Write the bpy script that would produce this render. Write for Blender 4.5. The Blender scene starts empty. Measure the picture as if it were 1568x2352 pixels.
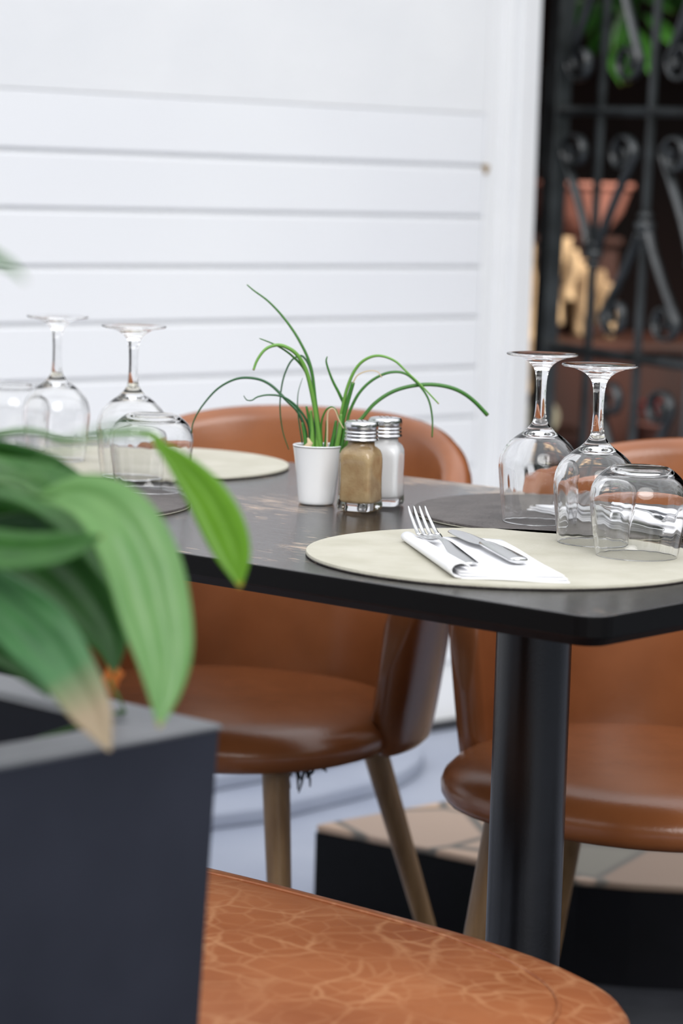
import bpy, bmesh, math, random
from math import sin, cos, pi, atan, sqrt, radians, atan2
from mathutils import Vector, Matrix
random.seed(7)
S = bpy.context.scene
COL = S.collection

# ------------------------------------------------------------------ camera
F = 6000.0; PCX, PCY = 784.0, 1176.0; CAMZ = 1.074
PITCH = atan(746 / F); ROLL = .028
_R0 = Vector((1, 0, 0)); FW = Vector((0, cos(PITCH), -sin(PITCH))); _U0 = Vector((0, sin(PITCH), cos(PITCH)))
RT = cos(ROLL) * _R0 + sin(ROLL) * _U0; UP = -sin(ROLL) * _R0 + cos(ROLL) * _U0
CP = Vector((0, 0, CAMZ))
cam = bpy.data.cameras.new('camera'); camo = bpy.data.objects.new('camera', cam); COL.objects.link(camo)
camo.matrix_world = Matrix.Translation(CP) @ Matrix((RT, UP, -FW)).transposed().to_4x4()
cam.sensor_fit = 'VERTICAL'; cam.sensor_height = 36; cam.lens = F / 2352 * 36
cam.clip_start = .05; cam.clip_end = 200
cam.dof.use_dof = True; cam.dof.focus_distance = 2.42; cam.dof.aperture_fstop = 5.4
cam.dof.aperture_blades = 0
S.camera = camo

# ------------------------------------------------------------------ light
S.view_settings.view_transform = 'Standard'; S.view_settings.look = 'None'
S.view_settings.gamma = 1; S.view_settings.use_curve_mapping = False
S.view_settings.exposure = 0.38
W = bpy.data.worlds.new('world'); S.world = W; W.use_nodes = True
nt = W.node_tree; N = nt.nodes; L = nt.links
bg = N['Background']
tc = N.new('ShaderNodeTexCoord'); sp = N.new('ShaderNodeSeparateXYZ'); L.new(tc.outputs['Generated'], sp.inputs[0])
nz = N.new('ShaderNodeTexNoise'); nz.inputs['Scale'].default_value = 5; nz.inputs['Detail'].default_value = 6; L.new(tc.outputs['Generated'], nz.inputs['Vector'])
m1 = N.new('ShaderNodeMath'); m1.operation = 'MULTIPLY_ADD'; m1.inputs[1].default_value = 1.1; m1.inputs[2].default_value = -.66
L.new(nz.outputs['Fac'], m1.inputs[0])
m2 = N.new('ShaderNodeMath'); m2.operation = 'ADD'; L.new(sp.outputs['Z'], m2.inputs[0]); L.new(m1.outputs[0], m2.inputs[1])
rmp = N.new('ShaderNodeValToRGB'); L.new(m2.outputs[0], rmp.inputs['Fac'])
e = rmp.color_ramp.elements
e[0].position = .0; e[0].color = (.05, .06, .045, 1)
e[1].position = .34; e[1].color = (1.0, 1.02, 1.06, 1)
x = e.new(.16); x.color = (.16, .19, .13, 1)
x = e.new(.22); x.color = (.95, .97, 1.0, 1)
x = e.new(.62); x.color = (1.5, 1.53, 1.6, 1)
L.new(rmp.outputs['Color'], bg.inputs['Color']); bg.inputs['Strength'].default_value = .95
sun = bpy.data.lights.new('sun', 'SUN'); sun.energy = 1.3; sun.angle = radians(35); sun.color = (1, .985, .97)
suno = bpy.data.objects.new('sun', sun); COL.objects.link(suno)
suno.rotation_euler = Vector((-.16, .80, -.52)).to_track_quat('-Z', 'Y').to_euler()

try:
    S.cycles.max_bounces = 16; S.cycles.transmission_bounces = 16; S.cycles.glossy_bounces = 8; S.cycles.transparent_max_bounces = 16
except Exception: pass

# ------------------------------------------------------------------ geometry of the view (measured)
def ray(x, y): return RT * ((x - PCX) / F) - UP * ((y - PCY) / F) + FW
def atz(x, y, z):
    d = ray(x, y); return CP + d * ((z - CAMZ) / d.z)
def aty(x, y, Y):
    d = ray(x, y); return CP + d * (Y / d.y)
def atplane(x, y, p, n):
    d = ray(x, y); return CP + d * ((p - CP).dot(n) / d.dot(n))

# ------------------------------------------------------------------ materials
def srgb(r, g, b):
    f = lambda c: (c / 255 / 12.92) if c / 255 <= .04045 else ((c / 255 + .055) / 1.055) ** 2.4
    return (f(r), f(g), f(b), 1)
def mat(name, col=(.5, .5, .5, 1), rough=.5, metal=0, spec=None, coat=0):
    m = bpy.data.materials.new(name); m.use_nodes = True
    b = m.node_tree.nodes['Principled BSDF']
    b.inputs['Base Color'].default_value = col; b.inputs['Roughness'].default_value = rough; b.inputs['Metallic'].default_value = metal
    if spec is not None: b.inputs['Specular IOR Level'].default_value = spec
    if coat: b.inputs['Coat Weight'].default_value = coat; b.inputs['Coat Roughness'].default_value = .15
    return m
def nd(m, t): return m.node_tree.nodes.new(t)
def lk(m, a, b): m.node_tree.links.new(a, b)
def noisy(m, c1, c2, scale=8, detail=4, coords='Object', stretch=(1, 1, 1), bump=0, bscale=None, p0=.35, p1=.65, dist=0):
    t = nd(m, 'ShaderNodeTexCoord'); mp = nd(m, 'ShaderNodeMapping'); mp.inputs['Scale'].default_value = stretch
    lk(m, t.outputs[coords], mp.inputs[0])
    n = nd(m, 'ShaderNodeTexNoise'); n.inputs['Scale'].default_value = scale; n.inputs['Detail'].default_value = detail; n.inputs['Distortion'].default_value = dist
    lk(m, mp.outputs[0], n.inputs['Vector'])
    r = nd(m, 'ShaderNodeValToRGB'); r.color_ramp.elements[0].position = p0; r.color_ramp.elements[1].position = p1
    r.color_ramp.elements[0].color = c1; r.color_ramp.elements[1].color = c2
    lk(m, n.outputs['Fac'], r.inputs['Fac'])
    b = m.node_tree.nodes['Principled BSDF']; lk(m, r.outputs['Color'], b.inputs['Base Color'])
    if bump:
        n2 = nd(m, 'ShaderNodeTexNoise'); n2.inputs['Scale'].default_value = bscale or scale * 4; n2.inputs['Detail'].default_value = 4
        lk(m, mp.outputs[0], n2.inputs['Vector'])
        bp = nd(m, 'ShaderNodeBump'); bp.inputs['Strength'].default_value = bump; bp.inputs['Distance'].default_value = .002
        lk(m, n2.outputs['Fac'], bp.inputs['Height']); lk(m, bp.outputs[0], b.inputs['Normal'])
    return m, r, mp

M_wall = noisy(mat('painted_plaster', rough=.6), (.80, .81, .83, 1), (.86, .865, .875, 1), 2.5, 3, bump=.25, bscale=30)[0]
M_board = noisy(mat('white_boards', rough=.42), (.84, .85, .88, 1), (.88, .89, .91, 1), 1.5, 2)[0]
M_rust = mat('rust_stain', srgb(150, 120, 70), .8)
M_floor = noisy(mat('pale_painted_concrete', rough=.55), srgb(142, 149, 166), srgb(158, 164, 178), 3, 4, bump=.2, bscale=40)[0]
M_slate = noisy(mat('dark_slate', rough=.6, spec=.3), srgb(18, 20, 24), srgb(44, 45, 50), 5, 6, bump=.4, bscale=40)[0]
M_blackp = noisy(mat('black_paint', rough=.6, spec=.15), srgb(6, 7, 11), srgb(10, 11, 17), 6, 4, bump=.3, bscale=25)[0]
def flag_mat():
    m = mat('flagstone', rough=.65)
    t = nd(m, 'ShaderNodeTexCoord'); v = nd(m, 'ShaderNodeTexVoronoi'); v.inputs['Scale'].default_value = 6.5
    lk(m, t.outputs['Object'], v.inputs['Vector'])
    r = nd(m, 'ShaderNodeValToRGB'); sx = nd(m, 'ShaderNodeSeparateColor'); lk(m, v.outputs['Color'], sx.inputs[0]); lk(m, sx.outputs[0], r.inputs['Fac'])
    el = r.color_ramp.elements; el[0].color = srgb(132, 112, 98); el[1].color = srgb(176, 152, 132)
    for p, c in ((.3, srgb(108, 108, 100)), (.5, srgb(190, 160, 134)), (.7, srgb(158, 138, 124))):
        q = el.new(p); q.color = c
    v2 = nd(m, 'ShaderNodeTexVoronoi'); v2.feature = 'DISTANCE_TO_EDGE'; v2.inputs['Scale'].default_value = 6.5; lk(m, t.outputs['Object'], v2.inputs['Vector'])
    r2 = nd(m, 'ShaderNodeValToRGB'); r2.color_ramp.elements[0].position = .02; r2.color_ramp.elements[1].position = .06
    lk(m, v2.outputs['Distance'], r2.inputs['Fac'])
    mx = nd(m, 'ShaderNodeMix'); mx.data_type = 'RGBA'; mx.inputs['A'].default_value = srgb(96, 92, 86)
    lk(m, r2.outputs['Color'], mx.inputs['Factor']); lk(m, r.outputs['Color'], mx.inputs['B'])
    lk(m, mx.outputs['Result'], m.node_tree.nodes['Principled BSDF'].inputs['Base Color'])
    return m
M_flag = flag_mat()
def leather(name, dark, light, crack=None, rough=.33):
    m, r, mp = noisy(mat(name, rough=rough, spec=.5), dark, light, 7, 5, bump=.12, bscale=220, p0=.3, p1=.7)
    b = m.node_tree.nodes['Principled BSDF']
    if crack:
        t = nd(m, 'ShaderNodeTexCoord'); n = nd(m, 'ShaderNodeTexNoise'); n.inputs['Scale'].default_value = 9; n.inputs['Detail'].default_value = 3
        lk(m, t.outputs['Object'], n.inputs['Vector'])
        am = nd(m, 'ShaderNodeVectorMath'); am.operation = 'MULTIPLY_ADD'; am.inputs[1].default_value = (.05, .05, .05)
        lk(m, n.outputs['Color'], am.inputs[0]); lk(m, t.outputs['Object'], am.inputs[2])
        prev = r.outputs['Color']
        for sc, w, amt in ((17, .06, .42), (38, .09, .26)):
            v = nd(m, 'ShaderNodeTexVoronoi'); v.feature = 'DISTANCE_TO_EDGE'; v.inputs['Scale'].default_value = sc
            lk(m, am.outputs[0], v.inputs['Vector'])
            rr = nd(m, 'ShaderNodeValToRGB'); rr.color_ramp.elements[0].position = 0; rr.color_ramp.elements[1].position = w
            rr.color_ramp.elements[0].color = (amt, amt, amt, 1); rr.color_ramp.elements[1].color = (0, 0, 0, 1)
            lk(m, v.outputs['Distance'], rr.inputs['Fac'])
            n3 = nd(m, 'ShaderNodeTexNoise'); n3.inputs['Scale'].default_value = 11; lk(m, t.outputs['Object'], n3.inputs['Vector'])
            mm = nd(m, 'ShaderNodeMath'); mm.operation = 'MULTIPLY'; lk(m, rr.outputs['Color'], mm.inputs[0]); 
            r3 = nd(m, 'ShaderNodeValToRGB'); r3.color_ramp.elements[0].position = .25; r3.color_ramp.elements[1].position = .6; lk(m, n3.outputs['Fac'], r3.inputs['Fac'])
            lk(m, r3.outputs['Color'], mm.inputs[1])
            mx = nd(m, 'ShaderNodeMix'); mx.data_type = 'RGBA'; lk(m, mm.outputs[0], mx.inputs['Factor']); lk(m, prev, mx.inputs['A']); mx.inputs['B'].default_value = crack
            prev = mx.outputs['Result']
        lk(m, prev, b.inputs['Base Color'])
    return m
M_leather = leather('tan_leather', srgb(122, 70, 38), srgb(148, 90, 54), rough=.26)
M_crackle = leather('crackled_tan_leather', srgb(132, 72, 38), srgb(160, 98, 60), crack=srgb(198, 148, 106), rough=.42)
M_oak = noisy(mat('oak', rough=.4), srgb(104, 76, 48), srgb(150, 118, 82), 9, 6, stretch=(6, 6, .7), p0=.3, p1=.7)[0]
M_cloth = mat('black_lining', srgb(18, 20, 26), .9)
def table_mat():
    m = mat('black_stained_oak', rough=.16, spec=.6)
    b = m.node_tree.nodes['Principled BSDF']
    t = nd(m, 'ShaderNodeTexCoord'); mp = nd(m, 'ShaderNodeMapping'); mp.inputs['Scale'].default_value = (12, 140, 140)
    lk(m, t.outputs['Object'], mp.inputs[0])
    n = nd(m, 'ShaderNodeTexNoise'); n.inputs['Scale'].default_value = 2.6; n.inputs['Detail'].default_value = 8; n.inputs['Roughness'].default_value = .65; n.inputs['Distortion'].default_value = .6
    lk(m, mp.outputs[0], n.inputs['Vector'])
    r = nd(m, 'ShaderNodeValToRGB'); el = r.color_ramp.elements; el[0].position = .3; el[0].color = srgb(22, 21, 22); el[1].position = .66; el[1].color = srgb(40, 38, 38)
    lk(m, n.outputs['Fac'], r.inputs['Fac'])
    # worn pores where the stain has rubbed off
    n2 = nd(m, 'ShaderNodeTexNoise'); n2.inputs['Scale'].default_value = 5.5; n2.inputs['Detail'].default_value = 2; lk(m, t.outputs['Object'], n2.inputs['Vector'])
    n3 = nd(m, 'ShaderNodeTexNoise'); n3.inputs['Scale'].default_value = 3.0; n3.inputs['Detail'].default_value = 3
    mp3 = nd(m, 'ShaderNodeMapping'); mp3.inputs['Scale'].default_value = (14, 150, 150); mp3.inputs['Location'].default_value = (3, 7, 1); lk(m, t.outputs['Object'], mp3.inputs[0]); lk(m, mp3.outputs[0], n3.inputs['Vector'])
    a1 = nd(m, 'ShaderNodeMath'); a1.operation = 'MULTIPLY'; lk(m, n2.outputs['Fac'], a1.inputs[0]); lk(m, n3.outputs['Fac'], a1.inputs[1])
    r2 = nd(m, 'ShaderNodeValToRGB'); r2.color_ramp.elements[0].position = .335; r2.color_ramp.elements[1].position = .38; lk(m, a1.outputs[0], r2.inputs['Fac'])
    mx = nd(m, 'ShaderNodeMix'); mx.data_type = 'RGBA'; lk(m, r2.outputs['Color'], mx.inputs['Factor']); lk(m, r.outputs['Color'], mx.inputs['A']); mx.inputs['B'].default_value = srgb(176, 150, 124)
    lk(m, mx.outputs['Result'], b.inputs['Base Color'])
    bp = nd(m, 'ShaderNodeBump'); bp.inputs['Strength'].default_value = .9; bp.inputs['Distance'].default_value = .0004
    lk(m, n.outputs['Fac'], bp.inputs['Height']); lk(m, bp.outputs[0], b.inputs['Normal'])
    return m
M_table = table_mat()
M_edge = mat('black_table_edge', srgb(6, 5, 5), .5, spec=.12)
M_under = mat('dark_table_underside', srgb(12, 13, 16), .5, spec=.2)
M_column = noisy(mat('black_powder_coated_steel', rough=.3, spec=.4), srgb(7, 7, 9), srgb(11, 11, 14), 40, 3, bump=.05, bscale=300)[0]
M_cream = noisy(mat('cream_leather', rough=.6), srgb(174, 170, 153), srgb(187, 183, 168), 18, 5, bump=.35, bscale=260)[0]
M_grey = noisy(mat('grey_leather', rough=.55), srgb(74, 68, 66), srgb(92, 86, 83), 30, 5, bump=.9, bscale=230)[0]
M_napkin = mat('white_paper_napkin', (.86, .86, .88, 1), .9)
M_steel = noisy(mat('polished_steel', rough=.16, metal=1), (.62, .62, .62, 1), (.75, .75, .75, 1), 6, 3)[0]
M_lid = mat('chromed_lid', (.68, .68, .7, 1), .2, 1)
def glass_mat():
    m = bpy.data.materials.new('clear_glass'); m.use_nodes = True; n = m.node_tree.nodes
    n.remove(n['Principled BSDF']); g = n.new('ShaderNodeBsdfGlass'); g.inputs['IOR'].default_value = 1.47; g.inputs['Roughness'].default_value = 0; g.inputs['Color'].default_value = (1, 1, 1, 1)
    m.node_tree.links.new(g.outputs[0], n['Material Output'].inputs[0]); return m
M_glass = glass_mat()
M_pepper = noisy(mat('ground_pepper', rough=1), srgb(184, 152, 110), srgb(208, 182, 140), 60, 6, bump=.3, bscale=500)[0]
M_salt = mat('white_salt', (.98, .98, .99, 1), 1, spec=0)
M_pot = mat('white_ceramic', (.9, .91, .93, 1), .22, coat=.3)
M_soil = noisy(mat('soil', rough=1), srgb(24, 18, 14), srgb(60, 44, 32), 60, 5, bump=1, bscale=120)[0]
def leafm(name, c1, c2, tip=None, tpos=.9, rough=.32, trans=.35, scale=6, basec=None):
    m = mat(name, rough=rough); b = m.node_tree.nodes['Principled BSDF']
    uv = nd(m, 'ShaderNodeTexCoord'); s = nd(m, 'ShaderNodeSeparateXYZ'); lk(m, uv.outputs['UV'], s.inputs[0])
    n = nd(m, 'ShaderNodeTexNoise'); n.inputs['Scale'].default_value = scale; lk(m, uv.outputs['UV'], n.inputs['Vector'])
    mx = nd(m, 'ShaderNodeMix'); mx.data_type = 'RGBA'; mx.inputs['A'].default_value = c1; mx.inputs['B'].default_value = c2
    lk(m, n.outputs['Fac'], mx.inputs['Factor']); out = mx.outputs['Result']
    if tip:
        r = nd(m, 'ShaderNodeMapRange'); r.inputs['From Min'].default_value = tpos; r.inputs['From Max'].default_value = min(1, tpos + (.07 if tpos > .8 else .22))
        lk(m, s.outputs['X'], r.inputs['Value'])
        m2_ = nd(m, 'ShaderNodeMix'); m2_.data_type = 'RGBA'; lk(m, r.outputs[0], m2_.inputs['Factor']); lk(m, out, m2_.inputs['A']); m2_.inputs['B'].default_value = tip
        out = m2_.outputs['Result']
    if basec:
        r = nd(m, 'ShaderNodeMapRange'); r.inputs['From Min'].default_value = .0; r.inputs['From Max'].default_value = .25
        lk(m, s.outputs['X'], r.inputs['Value'])
        m3_ = nd(m, 'ShaderNodeMix'); m3_.data_type = 'RGBA'; lk(m, r.outputs[0], m3_.inputs['Factor']); lk(m, out, m3_.inputs['B']); m3_.inputs['A'].default_value = basec
        out = m3_.outputs['Result']
    lk(m, out, b.inputs['Base Color'])
    tr = nd(m, 'ShaderNodeBsdfTranslucent'); lk(m, out, tr.inputs['Color'])
    ms = nd(m, 'ShaderNodeMixShader'); ms.inputs[0].default_value = trans
    lk(m, b.outputs[0], ms.inputs[1]); lk(m, tr.outputs[0], ms.inputs[2]); lk(m, ms.outputs[0], m.node_tree.nodes['Material Output'].inputs[0])
    return m
M_leaf = leafm('green_leaf', srgb(34, 84, 28), srgb(72, 128, 50), srgb(150, 140, 70), .96)
M_leafd = leafm('dark_green_leaf', srgb(30, 74, 24), srgb(54, 108, 36), srgb(60, 110, 40), .96, trans=.25)
M_leafb = leafm('bright_green_leaf', srgb(114, 166, 46), srgb(138, 188, 66), srgb(214, 168, 60), .95, trans=.5)
M_leafp = leafm('sky_pale_leaf', srgb(92, 148, 74), srgb(134, 176, 108), srgb(190, 160, 90), .955, rough=.28, trans=.4)  # paler green has the sky's reflection on the leaf put into its colour
M_leafw = leafm('withered_leaf', srgb(34, 82, 40), srgb(72, 128, 70), srgb(150, 132, 104), .58, trans=.2)
M_chive = leafm('chive_green', srgb(38, 92, 34), srgb(78, 140, 52), srgb(96, 120, 60), .98, rough=.35, trans=.1, basec=srgb(96, 150, 60))
M_chiveL = leafm('light_chive_green', srgb(94, 148, 56), srgb(124, 174, 82), srgb(190, 170, 120), .985, rough=.35, trans=.1)
M_chiveT = leafm('blue_green_chive', srgb(34, 82, 52), srgb(58, 112, 66), srgb(110, 120, 90), .98, rough=.35, trans=.1)
M_dry = mat('dry_blade', srgb(206, 184, 150), .7)
M_stalk = mat('leaf_stalk', srgb(70, 110, 50), .5)
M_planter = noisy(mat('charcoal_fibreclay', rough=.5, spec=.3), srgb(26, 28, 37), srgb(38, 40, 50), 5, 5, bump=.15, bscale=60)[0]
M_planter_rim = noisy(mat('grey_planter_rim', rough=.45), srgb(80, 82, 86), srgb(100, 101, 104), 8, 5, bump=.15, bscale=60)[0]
M_iron = noisy(mat('black_wrought_iron', rough=.3, metal=.0, spec=.7), srgb(28, 31, 32), srgb(56, 60, 62), 14, 5, bump=.5, bscale=60)[0]
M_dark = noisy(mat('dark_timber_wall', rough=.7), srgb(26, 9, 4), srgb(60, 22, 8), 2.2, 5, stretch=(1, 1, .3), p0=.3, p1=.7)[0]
M_black = mat('dark_blocker', srgb(16, 12, 10), .8)
M_terra = noisy(mat('terracotta', rough=.75), srgb(136, 84, 72), srgb(160, 108, 96), 5, 4)[0]
M_bark = noisy(mat('dry_bark', rough=.85), srgb(70, 44, 24), srgb(226, 196, 156), 9, 6, stretch=(1, 1, .5), p0=.35, p1=.6, bump=.8, bscale=30)[0]
def end_grain():
    m = mat('end_grain', rough=.8); t = nd(m, 'ShaderNodeTexCoord'); w = nd(m, 'ShaderNodeTexWave'); w.wave_type = 'RINGS'; w.rings_direction = 'Y'
    w.inputs['Scale'].default_value = 28; w.inputs['Distortion'].default_value = 1.5; lk(m, t.outputs['Object'], w.inputs['Vector'])
    r = nd(m, 'ShaderNodeValToRGB'); r.color_ramp.elements[0].color = srgb(206, 190, 152); r.color_ramp.elements[1].color = srgb(236, 226, 196)
    lk(m, w.outputs['Fac'], r.inputs['Fac']); lk(m, r.outputs[0], m.node_tree.nodes['Principled BSDF'].inputs['Base Color']); return m
M_end = end_grain()
M_heart = mat('log_heart', srgb(110, 84, 56), .8)
M_red = mat('red_petals', srgb(150, 40, 40), .6)

# ------------------------------------------------------------------ mesh helpers
def obj(name, bm, m, parent=None, smooth=True, loc=None):
    me = bpy.data.meshes.new(name); bmesh.ops.recalc_face_normals(bm, faces=bm.faces); bm.to_mesh(me); bm.free()
    for q in (m if isinstance(m, (list, tuple)) else [m]): me.materials.append(q)
    o = bpy.data.objects.new(name, me); COL.objects.link(o)
    if smooth:
        for p in me.polygons: p.use_smooth = True
    if parent: o.parent = parent
    if loc: o.location = loc
    return o
def autosmooth(o, ang=35):
    me = o.data; a = radians(ang)
    bm = bmesh.new(); bm.from_mesh(me)
    for ed in bm.edges:
        if len(ed.link_faces) == 2: ed.smooth = ed.calc_face_angle(0) < a
    bm.to_mesh(me); bm.free()
def bevel(o, w, seg=3):
    md = o.modifiers.new('bevel', 'BEVEL'); md.width = w; md.segments = seg; md.limit_method = 'ANGLE'; md.angle_limit = radians(35)
def tag(o, label, cat, group=None):
    o['label'] = label; o['category'] = cat
    if group: o['group'] = group
    return o
def struct(o): o['kind'] = 'structure'; return o
def empty(name, loc, rz=0):
    o = bpy.data.objects.new(name, None); COL.objects.link(o); o.location = loc; o.rotation_euler = (0, 0, rz); o.empty_display_size = .05
    return o
def copy_tree(o, parent=None):
    c = o.copy(); COL.objects.link(c)
    if parent: c.parent = parent
    for ch in list(o.children): copy_tree(ch, c)
    return c
def box(bm, x0, x1, y0, y1, z0, z1):
    v = [bm.verts.new(p) for p in ((x0,y0,z0),(x1,y0,z0),(x1,y1,z0),(x0,y1,z0),(x0,y0,z1),(x1,y0,z1),(x1,y1,z1),(x0,y1,z1))]
    fs = [bm.faces.new([v[i] for i in q]) for q in ((0,3,2,1),(4,5,6,7),(0,1,5,4),(1,2,6,5),(2,3,7,6),(3,0,4,7))]
    return fs
def prism(bm, pts, z0, z1):
    lo = [bm.verts.new((p[0], p[1], z0)) for p in pts]; hi = [bm.verts.new((p[0], p[1], z1)) for p in pts]
    n = len(pts); bm.faces.new(lo[::-1]); top = bm.faces.new(hi); sd = []
    for i in range(n): sd.append(bm.faces.new((lo[i], lo[(i+1) % n], hi[(i+1) % n], hi[i])))
    return top, sd
def rings(bm, loops, cap0=True, cap1=True, closed=True):
    vs = [[bm.verts.new(p) for p in lp] for lp in loops]
    for a, b in zip(vs, vs[1:]):
        n = len(a)
        for i in range(n if closed else n - 1): bm.faces.new((a[i], a[(i+1) % n], b[(i+1) % n], b[i]))
    if cap0: bm.faces.new(vs[0][::-1])
    if cap1: bm.faces.new(vs[-1])
    return vs
def lathe(bm, prof, n=48, c=(0, 0, 0), flute=None):
    prev = None
    for q_, (r, z) in enumerate(prof):
        if r < 1e-6: cur = [bm.verts.new((c[0], c[1], c[2] + z))]
        elif flute and q_ < flute[0] and .003 < z < flute[1]:
            am = flute[2] * min(1, (z - .003) / .004) * min(1, (flute[1] - z) / .012)
            cur = [bm.verts.new((c[0] + (r - am * (.5 - .5 * cos(flute[3] * 2 * pi * i / n))) * cos(2*pi*i/n), c[1] + (r - am * (.5 - .5 * cos(flute[3] * 2 * pi * i / n))) * sin(2*pi*i/n), c[2] + z)) for i in range(n)]
        else: cur = [bm.verts.new((c[0] + r * cos(2*pi*i/n), c[1] + r * sin(2*pi*i/n), c[2] + z)) for i in range(n)]
        if prev:
            for i in range(n):
                j = (i + 1) % n
                if len(prev) == 1 and len(cur) == 1: break
                if len(prev) == 1: bm.faces.new((prev[0], cur[i], cur[j]))
                elif len(cur) == 1: bm.faces.new((prev[i], prev[j], cur[0]))
                else: bm.faces.new((prev[i], prev[j], cur[j], cur[i]))
        prev = cur
def cr(pts, k=6):
    out = []; n = len(pts)
    for i in range(n - 1):
        p0 = pts[max(i-1, 0)]; p1 = pts[i]; p2 = pts[i+1]; p3 = pts[min(i+2, n-1)]
        for s in range(k):
            t = s / k
            out.append(tuple(.5*((2*b)+(-a+c)*t+(2*a-5*b+4*c-d)*t*t+(-a+3*b-3*c+d)*t**3) for a, b, c, d in zip(p0, p1, p2, p3)))
    out.append(tuple(pts[-1])); return out
def tube(bm, pts, rad, n=8, flat=None, uv=False):
    """pts: 3D points; rad: one radius or one per point; flat=(a,b) multiplies the two cross axes"""
    P = [Vector(p) for p in pts]; m = len(P)
    R = rad if isinstance(rad, (list, tuple)) else [rad] * m
    up = None; vs = []
    for i in range(m):
        t = (P[min(i+1, m-1)] - P[max(i-1, 0)]).normalized()
        if up is None:
            up = Vector((0, 0, 1)) if abs(t.z) < .9 else Vector((0, 1, 0))
            if flat and len(flat) > 2: up = Vector(flat[2])
        up = (up - t * up.dot(t)).normalized(); sd = t.cross(up)
        fa, fb = (flat[0], flat[1]) if flat else (1, 1)
        vs.append([bm.verts.new(P[i] + (sd * cos(2*pi*k/n) * fa + up * sin(2*pi*k/n) * fb) * R[i]) for k in range(n)])
    lay = bm.loops.layers.uv.verify() if uv else None
    for i in range(m - 1):
        for k in range(n):
            f = bm.faces.new((vs[i][k], vs[i][(k+1) % n], vs[i+1][(k+1) % n], vs[i+1][k]))
            if uv:
                for lp, (uu, vv) in zip(f.loops, ((i/(m-1), k/n), (i/(m-1), (k+1)/n), ((i+1)/(m-1), (k+1)/n), ((i+1)/(m-1), k/n))): lp[lay].uv = (uu, vv)
    bm.faces.new(vs[0][::-1]); f = bm.faces.new(vs[-1])
    if uv:
        for lp in f.loops: lp[lay].uv = (1, .5)

# ------------------------------------------------------------------ axes of the furniture
C0 = Vector((.199, 1.988)); U1 = Vector((-.756, .654)); V1 = Vector((.654, .756))
UANG = atan2(U1.y, U1.x)
def uv3(u, v, z=0):
    p = C0 + U1 * u + V1 * v; return Vector((p.x, p.y, z))

# ================================================================== SETTING
bm = bmesh.new(); box(bm, -6, 6, -3, 12, -.1, 0); struct(obj('floor', bm, M_floor, smooth=False))
# dark slate paving in front of the step
fp = [atz(x, y, 0) for x, y in ((722, 2085), (1100, 2185), (1325, 2230), (1568, 2250), (1900, 2260))]
poly = [(p.x, p.y + .02) for p in fp] + [(2.5, 2.2), (.1, 1.2), (-.1, 2.4)]
bm = bmesh.new(); prism(bm, poly, 0, .004); struct(obj('trim_1', bm, M_slate, smooth=False))

WP = Vector((.185, 5.15, 0)); WD = Vector((.748, .663, 0)).normalized(); WN = Vector((WD.y, -WD.x, 0))   # wall point, direction, normal to the camera
WANG = atan2(WD.y, WD.x)
def wall_s(x, y=700):      # distance along the wall seen at a picture column
    p = atplane(x, y, WP, WN); return (p - WP).dot(WD)
def wall_z(x, y): return atplane(x, y, WP, WN).z
s_end = wall_s(1203, 700)
we = empty('frame', (0, 0, 0)); bpy.data.objects.remove(we)
def wallobj(name, bm, m, smooth=False):      # local x along the wall, local -y towards the camera
    o = obj(name, bm, m, smooth=smooth); o.location = WP; o.rotation_euler = (0, 0, WANG); return struct(o)
bm = bmesh.new(); box(bm, -5, s_end, 0, .3, 0, 3.2); wallobj('wall_back', bm, M_wall)
# door casing at the end of the wall, with two shallow grooves
sj = wall_s(1095, 700)
bm = bmesh.new(); 
for a, b, dd in ((sj + .004, sj + .028, .008), (sj + .046, sj + .062, .010), (sj + .078, s_end + .0, .022)): box(bm, a, b, -dd, .001, .0, 3.2)
o = wallobj('trim_2', bm, M_wall); bevel(o, .004)
# boards
zs = [wall_z(1000, y) for y in (380, 500, 618, 735, 845, 962)]
pitch = (zs[0] - zs[-1]) / 5
tops = [zs[0] + pitch * 1.03] + [zs[0] - pitch * k for k in range(0, 11)]
bm = bmesh.new()
gap = .009
for k in range(len(tops) - 1):
    zt = tops[k] - (gap / 2 if k else 0); zb = tops[k+1] + gap / 2
    if zb < .1: zb = .1
    if zt - zb < .01: continue
    box(bm, -5, sj, -.008, .001, zb, zt)
o = wallobj('trim_3', bm, M_board); bevel(o, .002)
bm = bmesh.new(); box(bm, -5, sj, -.0078, .001, tops[0] + .0015, 3.2); o = wallobj('trim_10', bm, M_wall); bevel(o, .001)
# rusty run at the end of the top joint
bm = bmesh.new(); q = [Vector((sj + .004 + .007*cos(a)*(1 + .3*sin(3*a)), -.0095, zs[0] - .004 + .012*sin(a)*(1 + .25*cos(2*a)))) for a in [i*pi/8 for i in range(16)]]
rings(bm, [[p for p in q], [p + Vector((0, .003, 0)) for p in q]])
o = wallobj('trim_4', bm, M_rust)
# dark joint where the wall meets the ground
bm = bmesh.new(); box(bm, -5, s_end, -.03, .001, 0, .014)
wallobj('baseboard_back', bm, M_slate)
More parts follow.
